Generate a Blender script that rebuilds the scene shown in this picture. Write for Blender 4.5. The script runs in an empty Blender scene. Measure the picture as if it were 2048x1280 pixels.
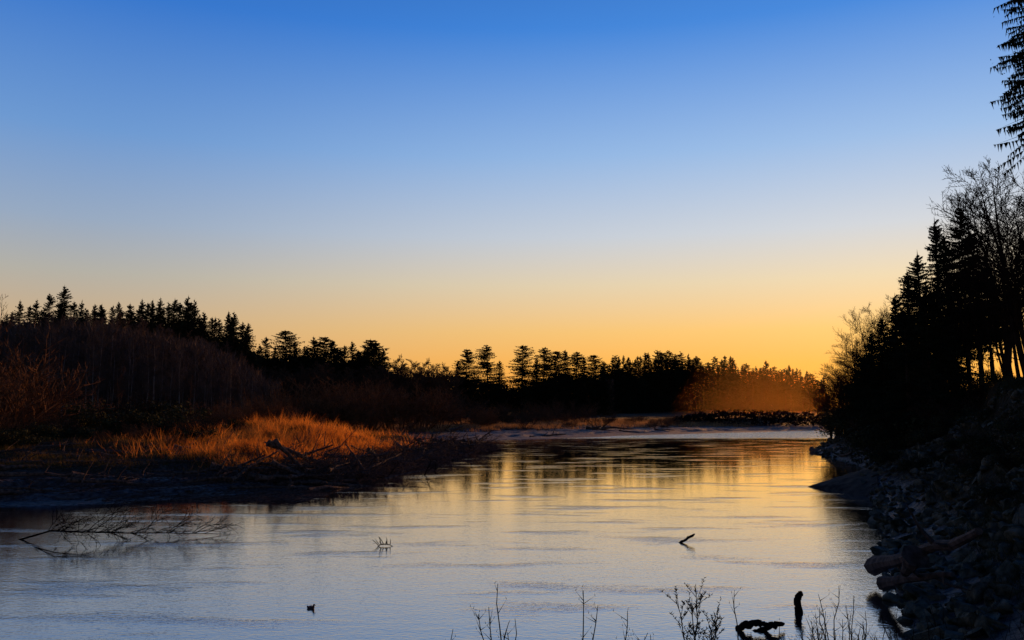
import bpy, math, random
import numpy as np
from mathutils import Vector, Matrix
random.seed(11)
rng = np.random.default_rng(11)
R = math.radians
C = bpy.context.scene.collection
F = 2048*30/36
H = 5.0
A = math.atan(180/F)
SUN_AZ, SUN_EL = R(26), R(7)

# ---------------------------------------------------------------- helpers
def ray(px, py):
    x = (px-1024)/F; y = (640-py)/F
    return Vector((x, math.cos(A)-y*math.sin(A), math.sin(A)+y*math.cos(A)))
def V(px, py, Y):
    d = ray(px, py); return Vector((0, 0, H)) + d*(Y/d.y)
def G(px, py, z=0.0):
    d = ray(px, py); return Vector((0, 0, H)) + d*((z-H)/d.z)
def lin(c):
    return tuple([((v/255+.055)/1.055)**2.4 if v > 10 else v/255/12.92 for v in c]) + (1,)
def sst(a, b, x):
    t = np.clip((x-a)/(b-a), 0, 1); return t*t*(3-2*t)
def vnoise(x, y, s=0):
    xi = np.floor(x); yi = np.floor(y); fx = x-xi; fy = y-yi
    fx = fx*fx*(3-2*fx); fy = fy*fy*(3-2*fy)
    def h(a, b):
        v = np.sin(a*127.1+b*311.7+s*74.7)*43758.5453
        return v-np.floor(v)
    return (h(xi, yi)*(1-fx)+h(xi+1, yi)*fx)*(1-fy)+(h(xi, yi+1)*(1-fx)+h(xi+1, yi+1)*fx)*fy

class MB:
    def __init__(s): s.v = []; s.f = []
    def tri(s, a, b, c):
        n = len(s.v); s.v += [tuple(a), tuple(b), tuple(c)]; s.f.append((n, n+1, n+2))
    def tube(s, pts, rad, n=5, cap=True, rough=0.0):
        pts = [Vector(p) for p in pts]; m = len(pts); base = len(s.v)
        t0 = (pts[-1]-pts[0]).normalized()
        ref = Vector((0, 0, 1)) if abs(t0.z) < .8 else Vector((1, 0, 0))
        for i, p in enumerate(pts):
            t = (pts[min(i+1, m-1)]-pts[max(i-1, 0)]).normalized()
            u = t.cross(ref)
            if u.length < 1e-5: u = Vector((0, 1, 0))
            u.normalize(); w = t.cross(u)
            for k in range(n):
                a = 2*math.pi*k/n
                r = rad[i]*(1+rough*random.uniform(-1, 1))
                s.v.append(tuple(p+(u*math.cos(a)+w*math.sin(a))*r))
        for i in range(m-1):
            for k in range(n):
                a = base+i*n+k; b = base+i*n+(k+1) % n
                s.f.append((a, b, b+n, a+n))
        if cap:
            s.f.append(tuple(base+k for k in range(n))[::-1]); s.f.append(tuple(base+(m-1)*n+k for k in range(n)))
    def cone(s, a, b, r):
        a = Vector(a); b = Vector(b); t = (b-a).normalized()
        ref = Vector((0, 0, 1)) if abs(t.z) < .9 else Vector((1, 0, 0))
        u = t.cross(ref).normalized(); w = t.cross(u); n = len(s.v)
        for k in range(3):
            an = 2.094*k; s.v.append(tuple(a+(u*math.cos(an)+w*math.sin(an))*r))
        s.v.append(tuple(b)); s.f += [(n, n+1, n+3), (n+1, n+2, n+3), (n+2, n, n+3)]
    def mesh(s, name, mat, smooth=False):
        me = bpy.data.meshes.new(name); me.from_pydata(s.v, [], s.f); me.materials.append(mat)
        if smooth: me.polygons.foreach_set('use_smooth', [True]*len(me.polygons))
        me.update(); return me

def obj(name, me, parent=None):
    o = bpy.data.objects.new(name, me); C.objects.link(o)
    if parent: o.parent = parent
    return o
def tag(o, label=None, cat=None, group=None, kind=None):
    if label: o['label'] = label
    if cat: o['category'] = cat
    if group: o['group'] = group
    if kind: o['kind'] = kind
    return o
def assemble(name, parts, loc, sc=(1, 1, 1), rot=(0, 0, 0)):
    e = obj(name, None); e.location = loc; e.rotation_euler = rot; e.scale = sc; e.empty_display_size = .3
    for pn, me in parts: obj(pn, me, e)
    return e
ORD = ['first', 'second', 'third', 'fourth', 'fifth', 'sixth', 'seventh', 'eighth', 'ninth', 'tenth', 'eleventh', 'twelfth',
       'thirteenth', 'fourteenth', 'fifteenth', 'sixteenth', 'seventeenth', 'eighteenth', 'nineteenth', 'twentieth',
       'twenty-first', 'twenty-second', 'twenty-third', 'twenty-fourth', 'twenty-fifth', 'twenty-sixth', 'twenty-seventh', 'twenty-eighth',
       'twenty-ninth', 'thirtieth', 'thirty-first', 'thirty-second', 'thirty-third', 'thirty-fourth', 'thirty-fifth', 'thirty-sixth', 'thirty-seventh', 'thirty-eighth', 'thirty-ninth', 'fortieth']

# ---------------------------------------------------------------- materials
def mat(name, c1, c2, scale=2.0, rough=.85, bump=0.0, bscale=20, transl=0.0, spec=.3, detail=4):
    m = bpy.data.materials.new(name); m.use_nodes = True; nt = m.node_tree; N = nt.nodes; L = nt.links
    b = N['Principled BSDF']; out = N['Material Output']
    tc = N.new('ShaderNodeNewGeometry')
    no = N.new('ShaderNodeTexNoise'); no.inputs['Scale'].default_value = scale; no.inputs['Detail'].default_value = detail
    L.new(tc.outputs['Position'], no.inputs['Vector'])
    cr = N.new('ShaderNodeValToRGB'); cr.color_ramp.elements[0].position = .35; cr.color_ramp.elements[1].position = .65
    cr.color_ramp.elements[0].color = (*c1, 1); cr.color_ramp.elements[1].color = (*c2, 1)
    L.new(no.outputs['Fac'], cr.inputs['Fac']); L.new(cr.outputs['Color'], b.inputs['Base Color'])
    b.inputs['Roughness'].default_value = rough; b.inputs['Specular IOR Level'].default_value = spec
    if bump:
        n2 = N.new('ShaderNodeTexNoise'); n2.inputs['Scale'].default_value = bscale; n2.inputs['Detail'].default_value = 6
        L.new(tc.outputs['Position'], n2.inputs['Vector'])
        bu = N.new('ShaderNodeBump'); bu.inputs['Distance'].default_value = bump; L.new(n2.outputs['Fac'], bu.inputs['Height'])
        L.new(bu.outputs['Normal'], b.inputs['Normal'])
    if transl:
        t = N.new('ShaderNodeBsdfTranslucent'); L.new(cr.outputs['Color'], t.inputs['Color'])
        mx = N.new('ShaderNodeMixShader'); mx.inputs['Fac'].default_value = transl
        L.new(b.outputs[0], mx.inputs[1]); L.new(t.outputs[0], mx.inputs[2]); L.new(mx.outputs[0], out.inputs['Surface'])
    return m
M_needle = mat('spruce_needles', (.012, .016, .010), (.030, .036, .018), 1.2, .95, spec=.0)
M_bark = mat('bark', (.02, .015, .012), (.05, .036, .026), 6, .95, .02, 14, spec=.05)
M_alder = mat('alder_twigs', (.060, .046, .036), (.125, .090, .068), .3, .9, transl=.0, spec=.0)
M_atrunk = mat('alder_bark', (.10, .085, .07), (.26, .22, .18), .5, .9, spec=.05)
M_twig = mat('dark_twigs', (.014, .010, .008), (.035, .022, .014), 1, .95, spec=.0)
M_thick = mat('thicket_twigs', (.035, .026, .018), (.095, .060, .038), .12, .95, spec=.0)
M_drift = mat('driftwood', (.030, .022, .017), (.13, .088, .062), 5, .9, .02, 25, spec=.04)
M_pale = mat('pale_driftwood', (.05, .035, .026), (.13, .09, .065), 5, .9, .02, 25, spec=.08)
M_driftdark = mat('wet_driftwood', (.006, .005, .005), (.012, .010, .009), 5, .95, .02, 25, spec=.0)
M_rock = mat('riprap_rock', (.022, .026, .014), (.150, .142, .100), 2.2, .95, .14, 6, spec=.04)
M_ledge = mat('ledge_rock', (.020, .016, .012), (.060, .048, .036), 1.5, .9, .08, 5, spec=.06)
M_dry_sun_tint = mat('dry_grass_sun_tint', (.34, .105, .016), (.74, .30, .050), .5, .8, transl=.5, spec=.05)  # dry grass, its orange brightened so the colour itself carries the sunlight
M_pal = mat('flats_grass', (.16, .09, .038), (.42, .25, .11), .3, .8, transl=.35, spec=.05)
M_dull = mat('dull_grass', (.030, .036, .012), (.17, .105, .034), .5, .85, transl=.3, spec=.0)  # dull green-brown grass, darkened further to stand for shade on the meadow
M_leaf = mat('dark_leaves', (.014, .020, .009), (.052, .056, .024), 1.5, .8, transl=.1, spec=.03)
M_brush = mat('brown_brush', (.08, .044, .023), (.21, .11, .052), .8, .9, transl=.15, spec=.0)
M_asph = mat('asphalt', (.04, .04, .042), (.06, .06, .06), 30, .9, .004, 80)

# ---------------------------------------------------------------- terrain
shore = [(-150, 20), (-80, 31), (-50, 38), (-32, 43), (-27, 45), (-23, 46), (-20, 48), (-17.5, 50), (-14.5, 54), (-11.8, 57.5), (-11, 61), (-10, 66), (-9.2, 74), (-7.5, 83), (-6, 94), (-4, 102),
         (-1.6, 108), (-2.2, 112), (-6, 120), (-10, 130), (-13, 138), (-4, 144), (6, 150), (16, 160), (21, 168), (34, 178), (48, 190), (63, 202), (79, 212), (110, 226), (160, 236),
         (160, 205), (110, 195), (80, 178), (62, 155), (52, 140), (44, 122), (38.5, 109), (35.5, 101), (34, 92), (32, 80), (29, 70), (25.5, 63.5), (23, 60), (21.7, 57.6), (21, 54.5), (20.5, 48.8),
         (18.6, 44), (17, 40.6), (15, 35), (13, 30.5), (11.3, 26), (10, 22.5), (8.6, 18), (6, 14.6), (0, 13.2), (-12, 12.6), (-40, 12.8), (-150, 13)]
SH = np.array(shore, float)
def sdist(x, y):
    x = np.asarray(x, float).ravel(); y = np.asarray(y, float).ravel()
    best = np.full(x.shape, 1e9); ins = np.zeros(x.shape, bool)
    for i in range(len(SH)):
        ax, ay = SH[i]; bx, by = SH[(i+1) % len(SH)]
        dx, dy = bx-ax, by-ay
        t = np.clip(((x-ax)*dx+(y-ay)*dy)/(dx*dx+dy*dy), 0, 1)
        best = np.minimum(best, np.hypot(x-ax-t*dx, y-ay-t*dy))
        cr = ((ay > y) != (by > y))
        xi = ax+(y-ay)*dx/(dy if dy else 1e-9)
        ins ^= cr & (x < xi)
    return np.where(ins, -best, best)
PATH = [(22, 30, 5.0), (26.5, 40, 5.6), (31, 50, 6.3), (36, 60, 7.0), (42, 72, 7.3), (50, 86, 7.3)]
def hfun(x, y):
    x = np.asarray(x, float).ravel(); y = np.asarray(y, float).ravel()
    d = sdist(x, y)
    d2 = d + (vnoise(x/2.3, y/2.3, 5)-.5)*1.6*sst(0, 4, d)
    pa = np.interp(d2, [0, 2, 2.4, 5, 5.4, 9, 9.6, 14, 24, 45, 120, 400], [.03, .12, .42, .5, .88, .98, 1.38, 1.6, 2.2, 2.5, 3.0, 3.5])
    pb = np.interp(d2, [0, 10, 11, 24, 32, 60, 200, 500], [.05, .2, .45, .7, 1.2, 1.5, 2.5, 5])
    tb = sst(105, 145, y)
    left = pa*(1-tb)+pb*tb
    left += 1.4*np.exp(-(((x+24)/9)**2+((y-90)/13)**2))*sst(4, 12, d)
    left += 16*np.exp(-((y-315)/55)**2)*(1-sst(-135, -55, x))
    left += 9*sst(480, 700, y)*(1-sst(100, 170, x))
    right = np.interp(d2, [0, 3, 11, 16, 30, 100, 400], [.05, 1.6, 5.9, 7.0, 7.25, 7.4, 7.5])
    k = 1-.6*sst(105, 190, y)
    right = right*k
    near = np.interp(d2, [0, 4, 13, 30, 100], [.03, 1.5, 3.4, 3.8, 4.2])
    wr = sst(2, 14, x-np.interp(y, [0, 15, 60, 120, 215, 240], [6, 4, 8, 25, 95, 200]))*(1-sst(195, 222, y))
    wn = (1-sst(14, 24, y))*(1-wr)
    h = left*(1-wr)*(1-wn)+right*wr+near*wn
    n = (vnoise(x/7, y/7, 1)-.5)*.5+(vnoise(x/1.7, y/1.7, 2)-.5)*.28+(vnoise(x/.7, y/.7, 3)-.5)*.1
    n = n*(1+1.3*wr)
    h = h+n*sst(.5, 8, d)
    for i in range(len(PATH)-1):
        ax, ay, az = PATH[i]; bx, by, bz = PATH[i+1]; dx, dy = bx-ax, by-ay
        t = np.clip(((x-ax)*dx+(y-ay)*dy)/(dx*dx+dy*dy), 0, 1)
        q = np.hypot(x-ax-t*dx, y-ay-t*dy); w = 1-sst(1.3, 3.2, q)
        h = h*(1-w)+(az+(bz-az)*t)*w
    return np.where(d > 0, np.maximum(h, .02), np.maximum(-1.6, d*.35))
def hz(x, y): return float(hfun([x], [y])[0])

def graded(segs):
    out = []
    for a, b, n in segs: out += list(np.linspace(a, b, n, endpoint=False))
    out.append(segs[-1][1]); return np.array(out)
xs = graded([(-4000, -600, 8), (-600, -160, 30), (-160, -60, 60), (-60, 60, 280), (60, 160, 70), (160, 600, 22), (600, 4000, 8)])
ys = graded([(-300, -20, 12), (-20, 12, 20), (12, 130, 280), (130, 260, 130), (260, 750, 80), (750, 6000, 12)])
X, Y = np.meshgrid(xs, ys); Z = hfun(X, Y)
nx, ny = len(xs), len(ys)
vv = np.stack([X.ravel(), Y.ravel(), Z], 1)
idx = np.arange(nx*ny).reshape(ny, nx)
ff = np.stack([idx[:-1, :-1].ravel(), idx[:-1, 1:].ravel(), idx[1:, 1:].ravel(), idx[1:, :-1].ravel()], 1)
def np_mesh(name, v, f, m, smooth=False):
    me = bpy.data.meshes.new(name); k = f.shape[1]
    me.vertices.add(len(v)); me.vertices.foreach_set('co', v.astype(np.float32).ravel())
    me.loops.add(f.size); me.loops.foreach_set('vertex_index', f.astype(np.int32).ravel())
    me.polygons.add(len(f)); me.polygons.foreach_set('loop_start', np.arange(0, f.size, k, dtype=np.int32))
    me.polygons.foreach_set('loop_total', np.full(len(f), k, np.int32))
    if smooth: me.polygons.foreach_set('use_smooth', np.ones(len(f), bool))
    me.materials.append(m); me.update(calc_edges=True); me.validate(); return me

gm = bpy.data.materials.new('ground'); gm.use_nodes = True; nt = gm.node_tree; N = nt.nodes; L = nt.links
b = N['Principled BSDF']; g = N.new('ShaderNodeNewGeometry'); sx = N.new('ShaderNodeSeparateXYZ'); L.new(g.outputs['Position'], sx.inputs[0])
n1 = N.new('ShaderNodeTexNoise'); n1.inputs['Scale'].default_value = .6; n1.inputs['Detail'].default_value = 8; L.new(g.outputs['Position'], n1.inputs['Vector'])
n2 = N.new('ShaderNodeTexNoise'); n2.inputs['Scale'].default_value = 3; n2.inputs['Detail'].default_value = 9; L.new(g.outputs['Position'], n2.inputs['Vector'])
ma = N.new('ShaderNodeMath'); ma.operation = 'MULTIPLY_ADD'; L.new(n1.outputs['Fac'], ma.inputs[0]); ma.inputs[1].default_value = .9; L.new(sx.outputs['Z'], ma.inputs[2])
mr = N.new('ShaderNodeMapRange'); mr.inputs['From Min'].default_value = 1.1; mr.inputs['From Max'].default_value = 1.9; L.new(ma.outputs[0], mr.inputs['Value'])
c1 = N.new('ShaderNodeValToRGB'); c1.color_ramp.elements[0].position = .35; c1.color_ramp.elements[1].position = .7; c1.color_ramp.elements[0].color = (.020, .017, .015, 1); c1.color_ramp.elements[1].color = (.15, .115, .092, 1); L.new(n2.outputs['Fac'], c1.inputs['Fac'])
c2 = N.new('ShaderNodeValToRGB'); c2.color_ramp.elements[0].color = (.012, .012, .006, 1); c2.color_ramp.elements[1].color = (.060, .042, .019, 1); L.new(n2.outputs['Fac'], c2.inputs['Fac'])
mx = N.new('ShaderNodeMix'); mx.data_type = 'RGBA'; L.new(mr.outputs[0], mx.inputs['Factor']); L.new(c1.outputs[0], mx.inputs['A']); L.new(c2.outputs[0], mx.inputs['B'])
L.new(mx.outputs['Result'], b.inputs['Base Color'])
rr = N.new('ShaderNodeMapRange'); L.new(mr.outputs[0], rr.inputs['Value']); rr.inputs['To Min'].default_value = .6; rr.inputs['To Max'].default_value = .98; L.new(rr.outputs[0], b.inputs['Roughness'])
b.inputs['Specular IOR Level'].default_value = .10
bu = N.new('ShaderNodeBump'); bu.inputs['Distance'].default_value = .35; L.new(n2.outputs['Fac'], bu.inputs['Height']); L.new(bu.outputs[0], b.inputs['Normal'])
tag(obj('ground', np_mesh('ground', vv, ff, gm, True)), 'muddy grassy river banks and low wooded hills', 'ground', kind='structure')

mb = MB(); pts = []
for i in range(41):
    t = i/40*(len(PATH)-1); k = min(int(t), len(PATH)-2); u = t-k
    pts.append([PATH[k][j]*(1-u)+PATH[k+1][j]*u for j in range(3)])
for i, p in enumerate(pts):
    q = pts[min(i+1, 40)]; o_ = pts[max(i-1, 0)]; dx, dy = q[0]-o_[0], q[1]-o_[1]; l = math.hypot(dx, dy)
    nx_, ny_ = -dy/l*1.15, dx/l*1.15
    for s in (-1, 1): mb.v.append((p[0]+s*nx_, p[1]+s*ny_, p[2]+.07))
for i in range(40): mb.f.append((2*i, 2*i+2, 2*i+3, 2*i+1))
tag(obj('path', mb.mesh('path', M_asph)), 'dark asphalt path climbing along the top of the right bank', 'path', kind='structure')

# ---------------------------------------------------------------- water
wm = bpy.data.materials.new('river_water'); wm.use_nodes = True; nt = wm.node_tree; N = nt.nodes; L = nt.links
N.remove(N['Principled BSDF']); out = N['Material Output']
g = N.new('ShaderNodeNewGeometry')
def noise(scale, stretch, detail=3, rot=0.0):
    mp = N.new('ShaderNodeMapping'); mp.inputs['Scale'].default_value = (scale*stretch, scale, scale); mp.inputs['Rotation'].default_value = (0, 0, rot)
    L.new(g.outputs['Position'], mp.inputs['Vector'])
    n = N.new('ShaderNodeTexNoise'); n.inputs['Scale'].default_value = 1; n.inputs['Detail'].default_value = detail; L.new(mp.outputs[0], n.inputs['Vector']); return n.outputs['Fac']
def mth(op, a, b_=None, c_=None):
    m = N.new('ShaderNodeMath'); m.operation = op
    for i, v in enumerate((a, b_, c_)):
        if v is None: continue
        if isinstance(v, (int, float)): m.inputs[i].default_value = v
        else: L.new(v, m.inputs[i])
    return m.outputs[0]
def mrange(v, a, b_, c_=0., d_=1.):
    m = N.new('ShaderNodeMapRange'); m.interpolation_type = 'SMOOTHSTEP'; L.new(v, m.inputs['Value'])
    for k, q in (('From Min', a), ('From Max', b_), ('To Min', c_), ('To Max', d_)): m.inputs[k].default_value = q
    return m.outputs[0]
sx = N.new('ShaderNodeSeparateXYZ'); L.new(g.outputs['Position'], sx.inputs[0])
patch = mrange(noise(.55, .30, 7, .12), .53, .70)
farw = mrange(sx.outputs['Y'], 148, 160)
nearw = mrange(sx.outputs['Y'], 22, 58, 1.0, 0.0)
small = noise(10.0, .6, 3, .15); mid = noise(2.2, .45, 3, -.1); big = noise(.25, .4, 2)
amp = mth('ADD', mth('ADD', mth('MULTIPLY_ADD', patch, .010, .0014), mth('MULTIPLY', farw, .035)), mth('MULTIPLY', nearw, .0055))
h1 = mth('MULTIPLY', small, amp); h2 = mth('MULTIPLY', mid, mth('ADD', mth('MULTIPLY_ADD', patch, .004, .0022), mth('MULTIPLY', nearw, .0045))); h3 = mth('MULTIPLY', big, .002)
hh = mth('ADD', mth('ADD', h1, h2), h3)
bu = N.new('ShaderNodeBump'); bu.inputs['Distance'].default_value = 1.0; L.new(hh, bu.inputs['Height'])
gl = N.new('ShaderNodeBsdfGlossy'); gl.inputs['Color'].default_value = (.94, .94, .96, 1); gl.inputs['Roughness'].default_value = .012; L.new(bu.outputs[0], gl.inputs['Normal'])
df = N.new('ShaderNodeBsdfDiffuse'); df.inputs['Color'].default_value = (.012, .015, .018, 1)
fr = N.new('ShaderNodeFresnel'); fr.inputs['IOR'].default_value = 2.2; L.new(bu.outputs[0], fr.inputs['Normal'])
fac = mrange(fr.outputs[0], .2, .76, .50, .96)
mx = N.new('ShaderNodeMixShader'); L.new(fac, mx.inputs[0]); L.new(df.outputs[0], mx.inputs[1]); L.new(gl.outputs[0], mx.inputs[2]); L.new(mx.outputs[0], out.inputs['Surface'])
mb = MB(); mb.v = [(-149, 8, 0), (159, 8, 0), (159, 240, 0), (-149, 240, 0)]; mb.f = [(0, 1, 2, 3)]
tag(obj('river_water', mb.mesh('river_water', wm)), 'calm river reflecting the sunset sky', 'water', kind='structure')

# ---------------------------------------------------------------- sky and sun
w = bpy.data.worlds.new('World'); bpy.context.scene.world = w; w.use_nodes = True; nt = w.node_tree; N = nt.nodes; L = nt.links
bg = N['Background']
tc = N.new('ShaderNodeTexCoord'); sx = N.new('ShaderNodeSeparateXYZ'); L.new(tc.outputs['Generated'], sx.inputs[0])
def ramp(stops):
    r = N.new('ShaderNodeValToRGB'); e = r.color_ramp.elements
    e[0].position = stops[0][0]; e[0].color = lin(stops[0][1]); e[1].position = stops[-1][0]; e[1].color = lin(stops[-1][1])
    for p, c in stops[1:-1]: q = e.new(p); q.color = lin(c)
    L.new(sx.outputs['Z'], r.inputs['Fac']); return r.outputs[0]
away = ramp([(0, (208, 142, 84)), (.06, (210, 165, 112)), (.10, (198, 171, 136)), (.145, (178, 174, 164)), (.20, (150, 168, 192)), (.29, (108, 152, 208)), (.42, (52, 117, 203)), (.6, (22, 70, 150)), (1, (10, 36, 90))])
sunny = ramp([(0, (254, 152, 40)), (.05, (255, 178, 68)), (.09, (250, 196, 110)), (.145, (232, 211, 174)), (.20, (204, 210, 218)), (.29, (154, 189, 231)), (.42, (68, 139, 223)), (.6, (30, 84, 168)), (1, (12, 40, 96))])
dp = N.new('ShaderNodeVectorMath'); dp.operation = 'DOT_PRODUCT'; L.new(tc.outputs['Generated'], dp.inputs[0]); dp.inputs[1].default_value = (math.sin(SUN_AZ), math.cos(SUN_AZ), 0)
mr = N.new('ShaderNodeMapRange'); mr.interpolation_type = 'SMOOTHSTEP'; mr.inputs['From Min'].default_value = .56; mr.inputs['From Max'].default_value = 1.05; L.new(dp.outputs['Value'], mr.inputs['Value'])
mx = N.new('ShaderNodeMix'); mx.data_type = 'RGBA'; L.new(mr.outputs[0], mx.inputs['Factor']); L.new(away, mx.inputs['A']); L.new(sunny, mx.inputs['B'])
sk = N.new('ShaderNodeTexSky'); sk.sky_type = 'NISHITA'; sk.sun_disc = False; sk.sun_elevation = SUN_EL; sk.sun_rotation = SUN_AZ
sc = N.new('ShaderNodeMix'); sc.data_type = 'RGBA'; sc.blend_type = 'ADD'; sc.inputs['Factor'].default_value = .003
L.new(mx.outputs['Result'], sc.inputs['A']); L.new(sk.outputs[0], sc.inputs['B'])
mr2 = N.new('ShaderNodeMapRange'); mr2.interpolation_type = 'SMOOTHSTEP'; mr2.inputs['From Min'].default_value = -.6; mr2.inputs['From Max'].default_value = .5; mr2.inputs['To Min'].default_value = .42; L.new(dp.outputs['Value'], mr2.inputs['Value'])
L.new(mr2.outputs[0], bg.inputs['Strength'])
L.new(sc.outputs['Result'], bg.inputs['Color'])
sd = bpy.data.lights.new('sun', 'SUN'); sd.energy = 5; sd.angle = R(.5); sd.color = (1, .43, .11)
so = bpy.data.objects.new('sun', sd); C.objects.link(so)
sdir = Vector((math.sin(SUN_AZ)*math.cos(SUN_EL), math.cos(SUN_AZ)*math.cos(SUN_EL), math.sin(SUN_EL)))
so.rotation_euler = sdir.to_track_quat('Z', 'Y').to_euler(); so.location = (100, 200, 60)

# ---------------------------------------------------------------- tree generators
def conifer(h, r, nb, seed, base=.05, droop=.35, sprays=8, shape='spruce', sw=.5, trunk_r=None, core=6, sl=.34, hang=.5, var=(.55, 1.2), corew=.55, wb=(.82, 1.15), ex=.85, smin=None):
    rs = random.Random(seed); tm = MB(); cm = MB()
    tr = trunk_r or .014*h
    smin = .008*h if smin is None else smin
    lean = (rs.uniform(-.02, .02)*h, rs.uniform(-.02, .02)*h)
    tp = [(lean[0]*t*t, lean[1]*t*t, h*t) for t in (0, .15, .35, .55, .75, .93)]
    tm.tube(tp, [tr*1.25, tr, tr*.8, tr*.6, tr*.35, tr*.1], 6)
    wob = [rs.uniform(*wb) for _ in range(10)]
    lop = rs.uniform(0, 6.28); lopk = rs.uniform(.0, .3)
    wl_h = []; t = 0.0
    while t < 1: wl_h.append((t, rs.uniform(.55, 1.15))); t += rs.uniform(.025, .07)
    for i in range(nb):
        u = rs.random()*.94+.06*(i/nb) if i % 3 else (i+rs.random())/nb
        k = 1.0
        if shape == 'lay': wt = rs.choice(wl_h); u = min(.995, max(0, wt[0]+rs.gauss(0, .018))); k = wt[1]
        t = base+(1-base)*u; wi = u*8.99; wk = wob[int(wi)]*(1-wi % 1)+wob[int(wi)+1]*(wi % 1)
        if shape == 'spruce': Lb = r*((1-t)**ex)*rs.uniform(*var)*wk+.014*h*rs.random()
        elif shape == 'pine': Lb = r*(.25+.9*math.sin(math.pi*min(1, u*.75+.25))**.8)*rs.uniform(.5, 1.1)*wk
        else: Lb = r*min(1, .35+u*3)*((1-u)**.6)*k*rs.uniform(.6, 1.15)+.02*h
        az = rs.uniform(0, 6.2832); Lb *= 1+lopk*math.cos(az-lop)
        d = Vector((math.cos(az), math.sin(az), 0)); pr = Vector((-d.y, d.x, 0))
        o = Vector((lean[0]*t*t, lean[1]*t*t, h*t))
        up = .9*max(0, (t-.7)/.3) - droop*(1-t)*rs.uniform(.3, 1.5)
        if shape == 'pine': up = rs.uniform(-.15, .4)
        if shape == 'lay': up = .30*u-.06+rs.gauss(0, .08)
        bend = rs.uniform(-.05, .25)
        P = lambda s: o+d*Lb*s+Vector((0, 0, Lb*(up*s-.12*s+bend*s*s)))
        cm.cone(P(0), P(1.0), .012*Lb+.01)
        for j in range(sprays):
            s = .08+.92*(j+rs.random())/sprays; p = P(s)
            for sd_ in (-1, 1):
                wl = (sl*Lb*(1.05-s*.7)+smin)*rs.uniform(.5, 1.2)
                q = p+d*wl*.65+pr*sd_*wl*.8+Vector((0, 0, wl*rs.uniform(-hang, .15)))
                bw = (d+Vector((0, 0, rs.uniform(-.8, .8)))).normalized()*(sw*rs.uniform(.5, 1.1))*.5
                cm.tri(p-bw, p+bw, q)
            wl = (.08*Lb+smin*1.5)*rs.uniform(.4, 1.2)
            cm.tri(p-d*sw*.45, p+d*sw*.45, p+Vector((rs.uniform(-.3, .3)*wl, rs.uniform(-.3, .3)*wl, -wl)))
        p = P(.85); cm.tri(p-Vector((0, 0, sw*.3)), p+pr*sw*.4, P(1.12 if smin > .1 else 1.03))
        for j in range(core):
            q = o+d*Lb*rs.uniform(0, corew)+pr*Lb*rs.uniform(-.3, .3)*corew*2+Vector((0, 0, rs.uniform(-.03, .01)*h)); kk = sw*1.1*(.35+.65*min(1, (1-t)*3)); a = Vector((rs.gauss(0, 1), rs.gauss(0, 1), rs.gauss(0, 1))).normalized()*kk; b_ = Vector((rs.gauss(0, 1), rs.gauss(0, 1), rs.gauss(0, 1))).normalized()*kk
            cm.tri(q, q+a, q+b_)
    cm.cone((lean[0]*.8, lean[1]*.8, h*.9), (lean[0], lean[1], h*1.03), .008*h)
    return tm, cm

def grow(mb, rs, p, d, ln, rad, lv, cfg):
    n = 4 if lv == 0 else 3
    pts = [p.copy()]; dd = d.copy()
    for i in range(n):
        dd = (dd+Vector((rs.uniform(-1, 1), rs.uniform(-1, 1), rs.uniform(-1, 1)))*cfg['wob']+Vector((0, 0, cfg['up']))).normalized()
        pts.append(pts[-1]+dd*ln/n)
    mb.tube(pts, [rad*(1-.8*i/n) for i in range(n+1)], 3 if lv else 4, False)
    if lv >= cfg['lv']: return
    k = cfg['kids'][min(lv, len(cfg['kids'])-1)]
    for j in range(k):
        s = .2+.8*(j+rs.random())/k; q = s*n; i = min(int(q), n-1); c = pts[i].lerp(pts[i+1], q-i)
        t = (pts[i+1]-pts[i]).normalized()
        a = Vector((rs.uniform(-1, 1), rs.uniform(-1, 1), rs.uniform(-.6, 1))); a = (a-t*a.dot(t)).normalized()
        nd = (t*cfg['fw']+a*rs.uniform(.6, 1)).normalized()
        nl = ln*rs.uniform(.38, .62)*(1.15-.5*s)
        if lv+1 >= cfg['lv']:
            e = c+nd*nl*.5+Vector((rs.uniform(-.1, .1), rs.uniform(-.1, .1), rs.uniform(0, .15)))*nl
            mb.cone(c, e, max(rad*.25, cfg['tw'])); mb.cone(e, e+(nd+Vector((rs.uniform(-.4, .4), rs.uniform(-.4, .4), .3))).normalized()*nl*.5, max(rad*.2, cfg['tw'])*.8)
        else: grow(mb, rs, c, nd, nl, max(rad*.45*(1.1-.5*s), cfg['tw']), lv+1, cfg)
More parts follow.
